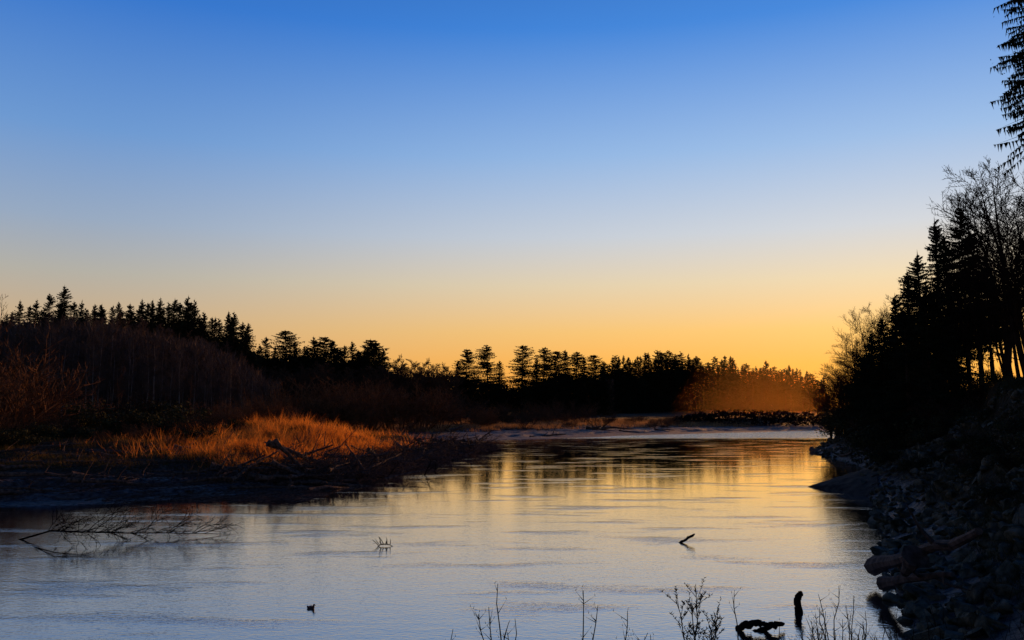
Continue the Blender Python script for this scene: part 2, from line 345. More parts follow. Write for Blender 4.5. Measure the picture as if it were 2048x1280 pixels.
def baretree(h, seed, nl=18, lowest=.3, blen=.28, lean=(0, 0), tw=.018, kids=(6, 5, 4), lv=2, tr=None, wob=.16, up=.10, stems=1, spread=.0, fw=.8):
    rs = random.Random(seed); tm = MB(); cm = MB(); cfg = dict(kids=kids, lv=lv, wob=wob, up=up, tw=tw, fw=fw)
    tr = tr or .011*h
    for s_ in range(stems):
        a0 = rs.uniform(0, 6.28); hs = h*(1 if s_ == 0 else rs.uniform(.7, .95)); sp = spread*h*rs.uniform(.5, 1)*(0 if stems == 1 else 1)
        ex, ey = lean[0]*h+math.cos(a0)*sp, lean[1]*h+math.sin(a0)*sp
        tp = []; jx = jy = 0
        for i in range(8):
            t = i/7; jx += rs.uniform(-.012, .012)*h; jy += rs.uniform(-.012, .012)*h
            tp.append(Vector((ex*t**1.2+jx, ey*t**1.2+jy, hs*t)))
        tm.tube(tp, [tr*(1.2-1.1*i/7) for i in range(8)], 6)
        for j in range(nl):
            t = lowest+(1-lowest)*(j+rs.random())/nl; q = min(t, .999)*7; i = int(q); c = tp[i].lerp(tp[min(i+1, 7)], q-i)
            a = rs.uniform(0, 6.28); d = Vector((math.cos(a), math.sin(a), rs.uniform(.5, 1.3))).normalized()
            ln = h*blen*(1.1-.75*((t-lowest)/(1-lowest)))*rs.uniform(.6, 1.15)
            grow(cm, rs, c, d, ln, tr*.45*(1.15-t), 0, cfg)
    return tm, cm
def pair(gen, mt, mc, tn, cn):
    return [(tn, gen[0].mesh(tn, mt)), (cn, gen[1].mesh(cn, mc))]
def tree(parts, name, px, top, Yd, hm, wf=1.0, z0=None, sink=.15, rot=None):
    t = V(px, top, Yd); bz = (hz(t.x, Yd) if z0 is None else z0)-sink; s = (t.z-bz)/hm
    return assemble(name, parts, (t.x, Yd, bz), (s*wf, s*wf, s), (0, 0, random.uniform(0, 6.28) if rot is None else rot))

SPR = [pair(conifer(20, 5.8+.4*(i % 3), 290, i, sprays=6, sw=.25, core=5, corew=.5, sl=.22, ex=.90+.06*(i % 3), droop=.45), M_bark, M_needle, 'trunk', 'crown') for i in range(8)]
LAY = [pair(conifer(20, 6.4, 350, 20+i, base=.14, sprays=8, shape='lay', sw=.26, core=3, sl=.2, hang=.4, corew=.35), M_bark, M_needle, 'trunk', 'crown') for i in range(4)]
PIN = [pair(conifer(20, 4.0, 130, 40+i, base=.35, sprays=7, shape='pine', sw=.36, trunk_r=.2, core=4), M_bark, M_needle, 'trunk', 'crown') for i in range(3)]
NEARSP = [pair(conifer(18, 4.5, 360, 60+i, base=.06, droop=.4, sprays=14, sw=.12, core=5, corew=.4, sl=.15, hang=.8, var=(.4, 1.3), wb=(.7, 1.25), ex=.95), M_bark, M_needle, 'trunk', 'crown') for i in range(3)]
HIGHSP = [pair(conifer(18, 5.0, 300, 66+i, base=.30, droop=.35, sprays=14, sw=.12, core=4, corew=.35, sl=.16, hang=.8, trunk_r=.15, var=(.4, 1.3), wb=(.7, 1.25), ex=.92), M_bark, M_needle, 'trunk', 'crown') for i in range(3)]
ALD = [pair(baretree(16, 80+i, nl=28, lowest=.22, blen=.21, tw=.022, kids=(7, 6), lv=2, up=.14, tr=.075), M_atrunk, M_alder, 'trunk', 'branches') for i in range(5)]
DARKB = [pair(baretree(14, 95+i, nl=22, lowest=.22, blen=.40, tw=.021, kids=(8, 7, 6), lv=2, up=.05, stems=2, spread=.16), M_twig, M_twig, 'trunk', 'branches') for i in range(3)]
FARB = [pair(baretree(14, 120+i, nl=28, lowest=.03, blen=.36, tw=.05, kids=(8, 7), lv=2, up=.06, stems=2, spread=.14), M_twig, M_thick, 'trunk', 'branches') for i in range(2)]

left = [(18, 630), (45, 600), (75, 601), (105, 588), (140, 574), (165, 597), (187, 612), (210, 605), (238, 609), (262, 607), (285, 596), (305, 602), (325, 593), (347, 600), (370, 598), (390, 603), (408, 622), (430, 632), (452, 627), (470, 629), (490, 645)]
for i, (px, py) in enumerate(left):
    o = tree(SPR[random.randrange(8)], 'spruce_tree', px+random.uniform(-5, 5), py+random.uniform(-5, 7)*(i != 4), random.uniform(278, 300), 20, random.uniform(.9, 1.4) if i != 4 else 1.5)
    lb = 'tallest pointed spruce on the ridge above the bare brown alders' if i == 4 else f'{ORD[i]} dark spruce from the left on the ridge above the alders'
    tag(o, lb, 'tree', 'spruces on the left ridge')
for (px, py) in [(30, 625), (60, 612), (90, 616), (123, 602), (152, 604), (175, 618), (200, 618), (224, 612), (250, 618), (272, 614), (296, 606), (315, 610), (336, 606), (358, 606), (383, 606), (400, 628), (420, 636), (440, 638), (462, 636), (480, 645), (500, 672), (8, 640), (112, 610), (188, 622), (264, 622), (324, 612), (376, 614), (412, 636), (456, 642), (490, 660)]:
    o = tree(SPR[random.randrange(8)], 'spruce_tree', px+random.uniform(-6, 6), py, random.uniform(302, 318), 20, random.uniform(1.2, 1.8))
    tag(o, 'dark spruce filling the second row of the left ridge', 'tree', 'second row of left ridge spruces')
mid_ = [(520, 690), (536, 674), (556, 690), (573, 664), (590, 680), (612, 692), (628, 674), (643, 671), (660, 684), (676, 694), (690, 690), (704, 684), (722, 700), (736, 682), (749, 682), (764, 702)]
for i, (px, py) in enumerate(mid_):
    o = tree(SPR[(i*3) % 8] if i not in (3, 7, 13) else LAY[i % 4], 'spruce_tree', px+random.uniform(-4, 4), py+random.uniform(-2, 4), random.uniform(318, 340), 20, random.uniform(1.2, 1.8))
    tag(o, f'{ORD[i]} spruce from the left in the clump right of the alder hill', 'tree', 'spruces in the middle clump')
for px in (512, 530, 548, 566, 584, 604, 620, 636, 654, 670, 686, 712, 728, 744, 760):
    o = tree(SPR[random.randrange(8)], 'spruce_tree', px+random.uniform(-5, 5), random.uniform(694, 712), random.uniform(342, 356), 20, random.uniform(1.4, 1.9))
    tag(o, 'lower dark spruce filling in behind the middle clump', 'tree', 'infill spruces of the middle clump')
iso = [(915, 722), (932, 699), (976, 691), (1000, 722), (1043, 691), (1072, 716), (1086, 696), (1112, 703), (1131, 701), (1152, 704), (1170, 716), (1188, 711), (1205, 728)]
for i, (px, py) in enumerate(iso):
    o = tree(SPR[i % 8] if i in (0, 3, 5, 8, 10, 12) else LAY[i % 4], 'spruce_tree', px, py, random.uniform(385, 400), 20, random.uniform(1.2, 1.5))
    lb = {2: 'broad layered conifer, left one of the two standing alone', 4: 'lone conifer with flat spreading layers and sky on both sides'}.get(i, f'{ORD[i]} layered conifer from the left in the open row across the flats')
    tag(o, lb, 'tree', 'open row of layered conifers')
fx = [1200, 1230, 1260, 1300, 1340, 1370, 1400, 1440, 1470, 1500, 1540, 1570, 1600, 1640]; fy = [732, 712, 716, 708, 705, 711, 722, 715, 716, 730, 724, 733, 739, 757]
px = 1204
while px < 1648:
    top = np.interp(px, fx, fy)+random.uniform(-6, 15)
    Yd = np.interp(px, [1200, 1350, 1640], [480, 530, 620])+random.uniform(-10, 12)
    o = tree(PIN[random.randrange(3)] if random.random() < .3 else SPR[random.randrange(8)], 'conifer_tree', px, top, Yd, 20, random.uniform(.8, 1.2))
    tag(o, 'tall dark conifer in the distant hazy forest beyond the river bend', 'tree', 'conifers of the distant forest')
    px += random.uniform(3.6, 6.5)

ax = [-40, 0, 100, 200, 300, 400, 470, 520]; ay = [648, 640, 632, 634, 648, 672, 698, 735]
for row, (Yd, n, dy) in enumerate([(206, 28, 40), (224, 30, 18), (242, 34, 0)]):
    for i in range(n):
        px = -30+(545)*(i+random.random())/n
        o = tree(ALD[random.randrange(5)], 'alder_tree', px, np.interp(px, ax, ay)+dy*random.uniform(.3, 1.3)+random.uniform(-4, 8), Yd+random.uniform(-6, 6), 16, random.uniform(.9, 1.35))
        tag(o, 'bare brown alder in the dense thicket on the left hillside', 'tree', 'alders of the left thicket')
for i in range(40):
    px = 500+(410)*(i+random.random())/40
    top = np.interp(px, [500, 640, 770, 800, 860, 910], [742, 734, 740, 722, 726, 742])+random.uniform(-1, 16)
    o = tree(FARB[i % 2], 'alder_tree', px, top, random.uniform(270, 310), 14, random.uniform(1.0, 1.4))
    tag(o, 'dark bare rounded tree in front of the middle spruces', 'tree', 'bare trees of the middle distance')

def mass(name, m, pts, size, label, cat, tall=False):
    n = len(pts); c = np.array(pts)
    if tall:
        a = rng.normal(size=(n, 3, 3))*np.array([.05, .05, .05]); a[:, 2] += np.array([0, 0, 1.])+rng.normal(size=(n, 3))*np.array([.4, .4, .2]); s = size*(.5+rng.random((n, 1, 1)))
    else:
        a = rng.normal(size=(n, 3, 3)); a /= np.linalg.norm(a, axis=2, keepdims=True); s = size*(.5+rng.random((n, 1, 1)))
    v = (c[:, None, :]+a*s).reshape(-1, 3); f = np.arange(n*3).reshape(-1, 3)
    return tag(obj(name, np_mesh(name, v, f, m)), label, cat, kind='stuff')
def band(n, x0, x1, Ya, Yb, topx, topy, seed, jag=14):
    px = rng.uniform(x0, x1, n); Ya_ = np.interp(px, *Ya); Yb_ = np.interp(px, *Yb); Yd = Ya_+(Yb_-Ya_)*rng.random(n)
    X_ = (px-1024)/F*Yd
    gz = hfun(X_, Yd); ty = np.interp(px, topx, topy)+jag*vnoise(px/14., px*0+seed, seed)+6*rng.random(n)
    top = H+(820-ty)/F*Yd
    z = gz+np.maximum(top-gz, .3)*rng.random(n)**.75
    return np.stack([X_, Yd, z], 1)
mass('far_undergrowth', M_needle, band(14000, 1185, 1655, ([1200, 1350, 1640], [495, 545, 635]), ([1200, 1350, 1640], [515, 565, 655]), fx, [y+26 for y in fy], 3, 18), 1.7, 'dark undergrowth of the distant forest', 'undergrowth')
mass('thicket_undergrowth', M_thick, band(20000, 770, 1225, ([0, 1], [400, 400]), ([0, 1], [425, 425]), [770, 850, 920, 985, 1010, 1060, 1100, 1225], [744, 742, 750, 764, 770, 768, 748, 748], 5, 12), 1.0, 'dark low thicket below the open row of conifers', 'undergrowth')
mass('hillside_undergrowth', M_alder, band(38000, -60, 560, ([0, 1], [216, 216]), ([0, 1], [268, 268]), ax+[560], [y+12 for y in ay]+[765], 8), 1.8, 'brown twiggy growth filling the left hillside', 'undergrowth', True)
mass('ridge_undergrowth', M_needle, band(12000, -60, 520, ([0, 1], [304, 304]), ([0, 1], [325, 325]), [-60, 0, 140, 380, 440, 520], [652, 644, 636, 642, 668, 705], 18), 1.3, 'dark growth between the ridge spruces', 'undergrowth')
mass('middle_undergrowth', M_needle, band(14000, 490, 800, ([0, 1], [325, 325]), ([0, 1], [345, 345]), [490, 560, 640, 740, 770, 800], [718, 716, 716, 722, 734, 756], 9), 1.2, 'dark growth below the middle spruces', 'undergrowth')

# ---------------------------------------------------------------- right bank trees
rt = [(1920, 416, 74, HIGHSP[0], 1.15, 'tallest spruce on the right bank with bare lower trunk'), (1870, 442, 78, NEARSP[1], 1.15, 'second tallest spruce on the right bank, left of the tallest'),
      (1836, 506, 80, NEARSP[2], 1.35, 'spruce standing left of the two tallest on the right bank'), (1812, 545, 84, NEARSP[0], 1.3, 'narrow spruce on the left slope of the right bank grove'),
      (1893, 470, 82, NEARSP[2], 1.1, 'spruce squeezed between the two tallest right bank spruces'), (1948, 462, 80, HIGHSP[1], 1.15, 'spruce just right of the tallest right bank spruce'),
      (1970, 520, 84, HIGHSP[0], 1.1, 'short spruce beside the big bare trees at the right'), (1848, 565, 70, NEARSP[0], 1.35, 'wide spruce in the front of the right bank grove'),
      (1790, 592, 82, NEARSP[1], 1.5, 'squat spruce where the grove meets the bare trees'), (1768, 636, 88, NEARSP[2], 1.7, 'low spruce at the left foot of the grove'),
      (1740, 668, 92, NEARSP[0], 1.8, 'lowest leftmost spruce of the right bank grove'), (1810, 620, 66, NEARSP[2], 1.6, 'bushy dark spruce low on the bank slope'), (1725, 712, 96, NEARSP[1], 1.9, 'small spruce near the rocky point'),
      (1765, 700, 80, NEARSP[1], 1.8, 'short bushy spruce low in the middle of the bank slope'), (1872, 600, 72, NEARSP[2], 1.3, 'low spruce in front of the two tallest right bank spruces')]
for (px, py, Yd, k, wf, lb) in rt:
    tag(tree(k, 'spruce_tree', px, py, Yd, 18, wf), lb, 'tree', 'spruces of the right bank')
rb = [(2035, 335, 62, 0, 1.15, 'tall bare tree cut by the right edge of the picture'), (2000, 395, 66, 1, 1.0, 'tall bare tree leaning beside the grove at right'), (2070, 340, 58, 2, 1.1, 'bare tree at the far right edge, nearest the path'),
      (1990, 430, 74, 2, 1.0, 'slender bare tree behind the leaning one at right'), (2030, 400, 78, 1, 1.1, 'bare tree far behind the one cut by the right edge'),
      (1770, 604, 100, 0, 1.0, 'bare tree showing above the left end of the grove'), (1742, 630, 104, 1, 1.0, 'bare rounded tree beyond the grove'),
      (1712, 672, 108, 2, 1.1, 'bare tree above the rocky point'), (1688, 694, 112, 0, 1.2, 'twiggy tree overhanging the river bend'), (1668, 730, 118, 1, 1.2, 'small twiggy tree at the tip of the right bank'), (1658, 765, 122, 2, 1.3, 'lowest bare shrub tree at the tip of the right bank'),
      (1705, 735, 100, 1, 1.4, 'bushy bare tree leaning over the point'), (1730, 690, 98, 2, 1.4, 'wide bare tree in front of the lowest spruce'), (1675, 760, 112, 0, 1.6, 'spreading bare shrub tree above the water at the bend'), (1692, 740, 106, 2, 1.5, 'dense bare shrub tree just left of the small spruce')]
for (px, py, Yd, k, wf, lb) in rb:
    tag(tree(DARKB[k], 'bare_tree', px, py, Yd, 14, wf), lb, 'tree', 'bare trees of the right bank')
for i, (pa, pb, Yd, rd) in enumerate([((1962, 758), (1938, 600), 70, .15), ((1935, 758), (1922, 600), 71, .17), ((1918, 758), (1880, 640), 72, .10), ((2012, 752), (1985, 620), 66, .09), ((2022, 750), (2035, 560), 64, .14), ((2045, 752), (2000, 560), 63, .12), ((1990, 755), (1965, 640), 68, .08), ((1868, 765), (1862, 600), 74, .14)]):
    a = V(*pa, Yd); bb = V(*pb, Yd+1); a.z = min(a.z, hz(a.x, a.y)-.1); mb = MB(); br = MB(); rs = random.Random(i)
    path = []
    for j in range(7):
        t = j/6; path.append(a.lerp(bb, t)+Vector((math.sin(t*3+i)*.25, 0, 0))-a)
    mb.tube(path, [rd*(1.25-.9*j/6) for j in range(7)], 7)
    for j in range(12):
        c = path[2].lerp(path[6], rs.random()); grow(br, rs, c, Vector((rs.uniform(-1, 1), rs.uniform(-1, 1), .7)).normalized(), 2.6, rd*.3, 0, dict(kids=(6, 5), lv=2, wob=.16, up=.08, tw=.014, fw=.8))
    tag(assemble('bare_tree', [('trunk', mb.mesh('trunk', M_twig, True)), ('branches', br.mesh('branches', M_twig))], a), f'{ORD[i]} leaning slim trunk against the glow under the right canopy', 'tree', 'leaning trunks beneath the right canopy')
big = conifer(14, 3.5, 800, 203, base=.0, droop=.35, sprays=40, sw=.085, core=6, sl=.045, hang=.8, var=(.6, 1.12), ex=.35, smin=.07, corew=.9)
tm = MB(); tm.tube([(0, 0, 0), (.1, 0, 8), (0, .1, 16), (0, 0, 27)], [.42, .34, .26, .08], 9)
p0 = V(2166, 236, 36); gz = hz(p0.x, 36)-.2
e = assemble('spruce_tree', [('trunk', tm.mesh('trunk', M_bark, True))], (p0.x, 36, gz))
cr = obj('crown', big[1].mesh('crown', M_needle), e); cr.location = (0, 0, p0.z-gz-.2)
tag(e, 'near spruce whose drooping boughs enter at the upper right corner', 'tree')

def bush(h, seed, leafy=False, nst=16, mt=M_brush):
    rs = random.Random(seed); mb = MB(); lf = MB(); cfg = dict(kids=(7, 6), lv=2, wob=.18, up=.06, tw=.012, fw=.8)
    for i in range(nst):
        a = rs.uniform(0, 6.28); d = Vector((math.cos(a)*rs.uniform(.1, 1.1), math.sin(a)*rs.uniform(.1, 1.1), 1)).normalized()
        grow(mb, rs, Vector((math.cos(a)*.15*h, math.sin(a)*.15*h, 0)), d, h*rs.uniform(.65, 1.05), .010*h, 0, cfg)
    if leafy:
        lobes = [(Vector((rs.uniform(-.6, .6)*h, rs.uniform(-.6, .6)*h, rs.uniform(.2, .75)*h)), rs.uniform(.2, .42)*h) for _ in range(11)]
        for i in range(1700):
            c, r = rs.choice(lobes); v = Vector((rs.gauss(0, 1), rs.gauss(0, 1), rs.gauss(0, 1))).normalized()*r*rs.uniform(.4, 1.15)
            p = c+v; q = Vector((rs.gauss(0, 1), rs.gauss(0, 1), rs.gauss(0, 1))).normalized()*.06*h; w_ = q.cross(v).normalized()*.035*h
            if p.z > 0: lf.tri(p-w_, p+w_, p+q)
    st = mb.mesh('branches', mt)
    return [('branches', st)]+([('leaves', lf.mesh('leaves', M_leaf))] if leafy else [])
BR = [bush(2, 300+i, nst=22) for i in range(3)]; LF = [bush(2, 310+i, True, 8, M_twig) for i in range(3)]; DB = [bush(2, 320+i, mt=M_thick) for i in range(2)]
mb_list = [(20, 740, 78, 'b'), (-10, 700, 72, 'b'), (60, 800, 84, 'b'), (140, 806, 92, 'b'), (230, 790, 90, 'l'), (285, 798, 92, 'l'), (335, 802, 94, 'l'), (190, 806, 96, 'b'), (395, 808, 100, 'b'), (450, 810, 104, 'b'), (20, 845, 64, 'l'),
           (478, 836, 84, 'l'), (640, 764, 150, 'b'), (615, 782, 146, 'b'), (668, 780, 154, 'b'), (730, 772, 160, 'b'), (760, 768, 165, 'b'), (800, 775, 168, 'b'), (840, 782, 170, 'b'), (700, 790, 150, 'b'), (880, 790, 176, 'd'),
           (930, 800, 190, 'd'), (980, 806, 200, 'd'), (1040, 806, 215, 'd'), (1100, 800, 225, 'd'), (1160, 806, 230, 'd'), (560, 800, 120, 'b'), (520, 796, 118, 'b'),
           (90, 822, 76, 'd'), (250, 818, 78, 'l'), (310, 822, 80, 'l'), (360, 826, 82, 'd'), (420, 822, 86, 'd'), (160, 820, 80, 'l'), (590, 806, 128, 'd')]
order_ = sorted(range(len(mb_list)), key=lambda q: mb_list[q][0])
for i, (px, top, Yd, k) in enumerate(mb_list):
    parts = {'b': BR, 'l': LF, 'd': DB}[k][i % 2]; t = V(px, top, Yd); gz = hz(t.x, Yd); s = max(t.z-gz, .8)/2
    o = assemble('bush', parts, (t.x, Yd, gz-.05), (s*1.35, s*1.35, s), (0, 0, i*1.3))
    nm = {'b': 'brown twiggy bush', 'l': 'dark leafy bush', 'd': 'dark bare bush'}[k]
    tag(o, 'round brown bare bush, largest on the far meadow' if i == 12 else f'{nm}, {ORD[order_.index(i)]} bush from the left on the meadow', 'bush', 'bushes on the left meadow')
random.seed(31)
for i in range(90):
    px = random.uniform(-10, 520) if i < 74 else random.uniform(520, 700); Yd = random.uniform(64, 108); p = V(px, 830, Yd)
    if float(sdist([p.x], [Yd])[0]) < 9: continue
    gz = hz(p.x, Yd); s = random.uniform(.25, .85)*(1 if i < 74 else .55)
    o = assemble('bush', (LF+DB+BR)[i % 8], (p.x, Yd, gz-.05), (s*1.7, s*1.7, s), (0, 0, i)); tag(o, 'low dark scrub clump among the orange grass of the left bank', 'bush', 'low scrub of the left bank')
random.seed(21)
for i in range(90):
    px = random.uniform(620, 1360); Yd = random.uniform(180, 262); p = V(px, 830, Yd)
    if float(sdist([p.x], [Yd])[0]) < 22: continue
    gz = hz(p.x, Yd); s = random.uniform(.5, 2.0)*(1 if px < 1200 else .6)
    o = assemble('bush', (BR+DB)[i % 5], (p.x, Yd, gz-.05), (s*1.6, s*1.6, s), (0, 0, i)); tag(o, 'low brown shrub in the grass strip across the far mud flats', 'bush', 'shrubs of the far flats')
random.seed(44)
for i in range(74):
    Yd = random.uniform(26, 118) if i < 60 else random.uniform(26, 52); sxx = np.interp(Yd, [26, 34, 45, 56, 63, 80, 101, 118], [11.3, 15, 18.8, 20, 25, 32, 35.5, 42]); off = random.uniform(2.5 if Yd > 62 else 3.5, 11); x = sxx+off
    if Yd < 44 and off > 8: continue
    gz = hz(x, Yd); s = random.uniform(.9, 1.6) if (Yd > 62 and off < 8) else random.uniform(.3, .7)
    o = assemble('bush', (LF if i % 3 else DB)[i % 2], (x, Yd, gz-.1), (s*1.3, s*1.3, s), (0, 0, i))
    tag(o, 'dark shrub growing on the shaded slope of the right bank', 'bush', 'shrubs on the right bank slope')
for (px, py) in [(1705, 880), (1690, 865), (1730, 900), (1760, 880), (1780, 915), (1800, 870), (1720, 850), (1745, 860)]:
    Yd = {1705: 104, 1690: 108, 1730: 92, 1760: 86, 1780: 72, 1800: 78, 1720: 108, 1745: 98}[px]; p = V(px, py, Yd); gz = hz(p.x, Yd)
    o = assemble('bush', LF[px % 3], (p.x, Yd, gz-.2), (1.9, 1.9, 1.5), (0, 0, px)); tag(o, 'dark leafy shrub hanging over the water near the rocky point', 'bush', 'shrubs near the rocky point')
for i, (px, top, Yd) in enumerate([(238, 718, 88), (380, 755, 95), (108, 745, 86), (8, 585, 74), (190, 765, 90), (445, 775, 110), (835, 780, 170), (45, 690, 80)]):
    sp = pair(baretree(5, 400+i, nl=16, lowest=.25, blen=.22, tw=.012, kids=(4, 3), lv=1, tr=.035), M_brush, M_brush, 'trunk', 'branches')
    tag(tree(sp, 'sapling', px, top, Yd, 5, .9), ['thin upright sapling rising from the bushes at left', 'slender bare sapling in the middle of the meadow', 'short bare sapling near the left bushes', 'tall twiggy sapling at the left edge', 'thin sapling between the left bushes', 'lone thin stem before the alder hill', 'tiny stem on the far brown meadow', 'sunlit sapling beside the left edge'][i], 'sapling')

# ---------------------------------------------------------------- grass
def grass(name, m, n, Ya, Yb, hmin, hmax, wd, region, label, pw=1.0):
    u = rng.random(n*6); Yv = Ya*(Yb/Ya)**u; Xv = (rng.random(n*6)*2-1)*(.66*Yv+6)
    d = sdist(Xv, Yv); keep = region(Xv, Yv, d); Xv = Xv[keep][:n]; Yv = Yv[keep][:n]
    Zv = hfun(Xv, Yv); nn = len(Xv)
    cl = (vnoise(Xv/2.2, Yv/2.2, 9)*.55+vnoise(Xv/.8, Yv/.8, 10)*.55)**pw
    hh = (hmin+(hmax-hmin)*cl)*(.5+.7*rng.random(nn)); a = rng.random(nn)*6.283; ww = wd*(.6+.8*rng.random(nn))*(Yv/80)**.7
    base = np.stack([Xv, Yv, Zv-.03], 1); sd_ = np.stack([np.cos(a), np.sin(a), 0*a], 1)*ww[:, None]/2
    ln = np.stack([rng.normal(0, .5, nn)-.12, rng.normal(0, .5, nn), np.ones(nn)], 1)*hh[:, None]
    v = np.stack([base-sd_, base+sd_, base+ln], 1).reshape(-1, 3); f = np.arange(nn*3).reshape(-1, 3)
    return tag(obj(name, np_mesh(name, v, f, m)), label, 'grass', kind='stuff')
def clump(x, y, s): return vnoise(x/5, y/5, s)*.5+vnoise(x/1.8, y/1.8, s+1)*.35+vnoise(x/.7, y/.7, s+2)*.25
def R_(x): return rng.random(x.shape)
def sun_patch_w(x, y): return np.exp(-(((x+17.5)/6.5)**2+((y-80)/18)**2))  # painted sun patch: where the brighter orange grass is laid
grass('dry_grass_sun_tint', M_dry_sun_tint, 50000, 60, 118, .25, 2.0, .05, lambda x, y, d: (d > 3.5) & (x < -5) & (R_(x) < 1.7*sun_patch_w(x, y)*(clump(x, y, 21) > .45)), 'tall dry grass with sun glow painted into its orange at the end of the left bank', 1.9)
grass('dry_tuft_sun_tint', M_dry_sun_tint, 14000, 66, 125, .25, 1.1, .045, lambda x, y, d: (d > 10.0) & (x < -8) & (clump(x, y, 41) > .71), 'scattered tufts of dry grass with sun glow painted into their orange on the left meadow', 1.5)
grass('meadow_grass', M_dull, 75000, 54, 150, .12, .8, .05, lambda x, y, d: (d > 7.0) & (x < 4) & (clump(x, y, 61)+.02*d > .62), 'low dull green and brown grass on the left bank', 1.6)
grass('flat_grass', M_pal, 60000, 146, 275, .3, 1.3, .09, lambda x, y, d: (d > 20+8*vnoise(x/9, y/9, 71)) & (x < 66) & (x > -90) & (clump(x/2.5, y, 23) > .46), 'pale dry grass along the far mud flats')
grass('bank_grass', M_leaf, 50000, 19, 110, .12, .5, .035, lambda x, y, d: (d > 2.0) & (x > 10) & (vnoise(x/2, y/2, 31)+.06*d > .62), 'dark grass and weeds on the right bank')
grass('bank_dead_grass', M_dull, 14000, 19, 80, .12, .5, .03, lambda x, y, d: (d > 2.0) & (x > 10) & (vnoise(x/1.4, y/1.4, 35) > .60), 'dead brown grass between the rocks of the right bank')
grass('near_grass', M_twig, 5000, 6, 20, .3, .9, .05, lambda x, y, d: (d > .3), 'dark grass on the near bank below the camera')
Yv = rng.uniform(24, 75, 60000); Xv = np.interp(Yv, [24, 35, 45, 56, 63, 75], [10.6, 15, 18.8, 20, 25, 30])+rng.uniform(3, 15, 60000)
kp = (vnoise(Xv/1.6, Yv/1.6, 51)*.8+.045*sdist(Xv, Yv)) > .85; Xv = Xv[kp]; Yv = Yv[kp]
mass('bramble_cover', M_leaf, np.stack([Xv, Yv, hfun(Xv, Yv)+rng.random(len(Xv))*.5*vnoise(Xv/.9, Yv/.9, 52)], 1), .09, 'low dark brambles creeping over the right bank', 'brambles')

# ---------------------------------------------------------------- rocks
def rock(seed):
    import bmesh
    rs = random.Random(seed); bm = bmesh.new(); bmesh.ops.create_icosphere(bm, subdivisions=3, radius=.5)
    pl = [(Vector((rs.gauss(0, 1), rs.gauss(0, 1), rs.gauss(0, 1))).normalized(), rs.uniform(.15, .33)) for _ in range(9)]
    for v in bm.verts:
        for n_, d_ in pl:
            q = v.co.dot(n_)
            if q > d_: v.co -= n_*(q-d_)
        v.co *= rs.uniform(.98, 1.02)
        v.co.x *= 1.7; v.co.y *= 1.25
    me = bpy.data.meshes.new('boulder'); bm.to_mesh(me); bm.free(); me.materials.append(M_rock); return me
RK = [rock(i) for i in range(9)]
ry = np.array([q[1] for q in shore[31:-3]])[::-1]; rx = np.array([q[0] for q in shore[31:-3]])[::-1]
def right_x(y): return float(np.interp(y, ry, rx))
n = 0
while n < 290:
    Yd = 19*(70/19)**random.random() if random.random() < .9 else random.uniform(95, 118)
    x = right_x(Yd)+random.random()**1.2*(8.5 if Yd < 70 else 4)-.1
    gz = hz(x, Yd); s = random.uniform(.3, .8)*(1 if Yd < 60 else 1.3)
    o = obj('boulder', RK[n % 9]); o.location = (x, Yd, max(gz, -.1)+.04*s); o.scale = (s, s*random.uniform(.6, 1.1), s*random.uniform(.6, 1.1)); o.rotation_euler = (random.uniform(-1, 1), random.uniform(-1, 1), random.uniform(0, 6.28))
    tag(o, 'grey angular boulder in the riprap of the right bank', 'rock', 'riprap boulders'); n += 1
rv = []; rf = []; base = 0
rm = [(np.array([v.co[:] for v in m_.vertices]), np.array([p.vertices[:] for p in m_.polygons])) for m_ in RK]
for i in range(2200):
    Yd = 18*(112/18)**random.random(); x = right_x(Yd)+random.random()*9-.2; v, f = rm[i % 9]; s = random.uniform(.14, .5); a = random.uniform(0, 6.28)
    M_ = np.array([[math.cos(a), -math.sin(a), 0], [math.sin(a), math.cos(a), 0], [0, 0, 1]]); rv.append(v@M_.T*s+np.array([x, Yd, 0])); rf.append(f+base); base += len(v)
cx = np.array([q[:, 0].mean() for q in rv]); cy = np.array([q[:, 1].mean() for q in rv]); cz = hfun(cx, cy)
for q, z in zip(rv, cz): q[:, 2] += max(z, -.15)+.05
tag(obj('rubble', np_mesh('rubble', np.concatenate(rv), np.concatenate(rf), M_rock)), 'smaller broken stones between the riprap boulders', 'rubble', kind='stuff')
tip = G(1617, 973, .02); nr = G(1760, 1000, .02); tp_ = V(1750, 930, 58.5)
mb = MB(); K = 16; rs = random.Random(4); prevrow = None
for i in range(K+1):
    t = i/K; lo = tip.lerp(nr, t); hi = tip.lerp(tp_, t); bk_ = Vector((hi.x+.5*t, hi.y+2.2*t, -.3)); row = []
    for j in range(6):
        u = j/5; p = lo.lerp(hi, u)+Vector((rs.uniform(-.06, .06), rs.uniform(-.06, .06), rs.uniform(-.03, .04)+.35*math.sin(u*math.pi)*t**.7))
        if j == 0: p.z = -.25
        row.append(len(mb.v)); mb.v.append(tuple(p))
    row.append(len(mb.v)); mb.v.append(tuple(bk_))
    if prevrow:
        for j in range(6): mb.f.append((prevrow[j], row[j], row[j+1], prevrow[j+1]))
    prevrow = row
tag(obj('rock_ledge', mb.mesh('rock_ledge', M_ledge, True)), 'dark pointed rock ledge sloping into the river from the right bank', 'rock')

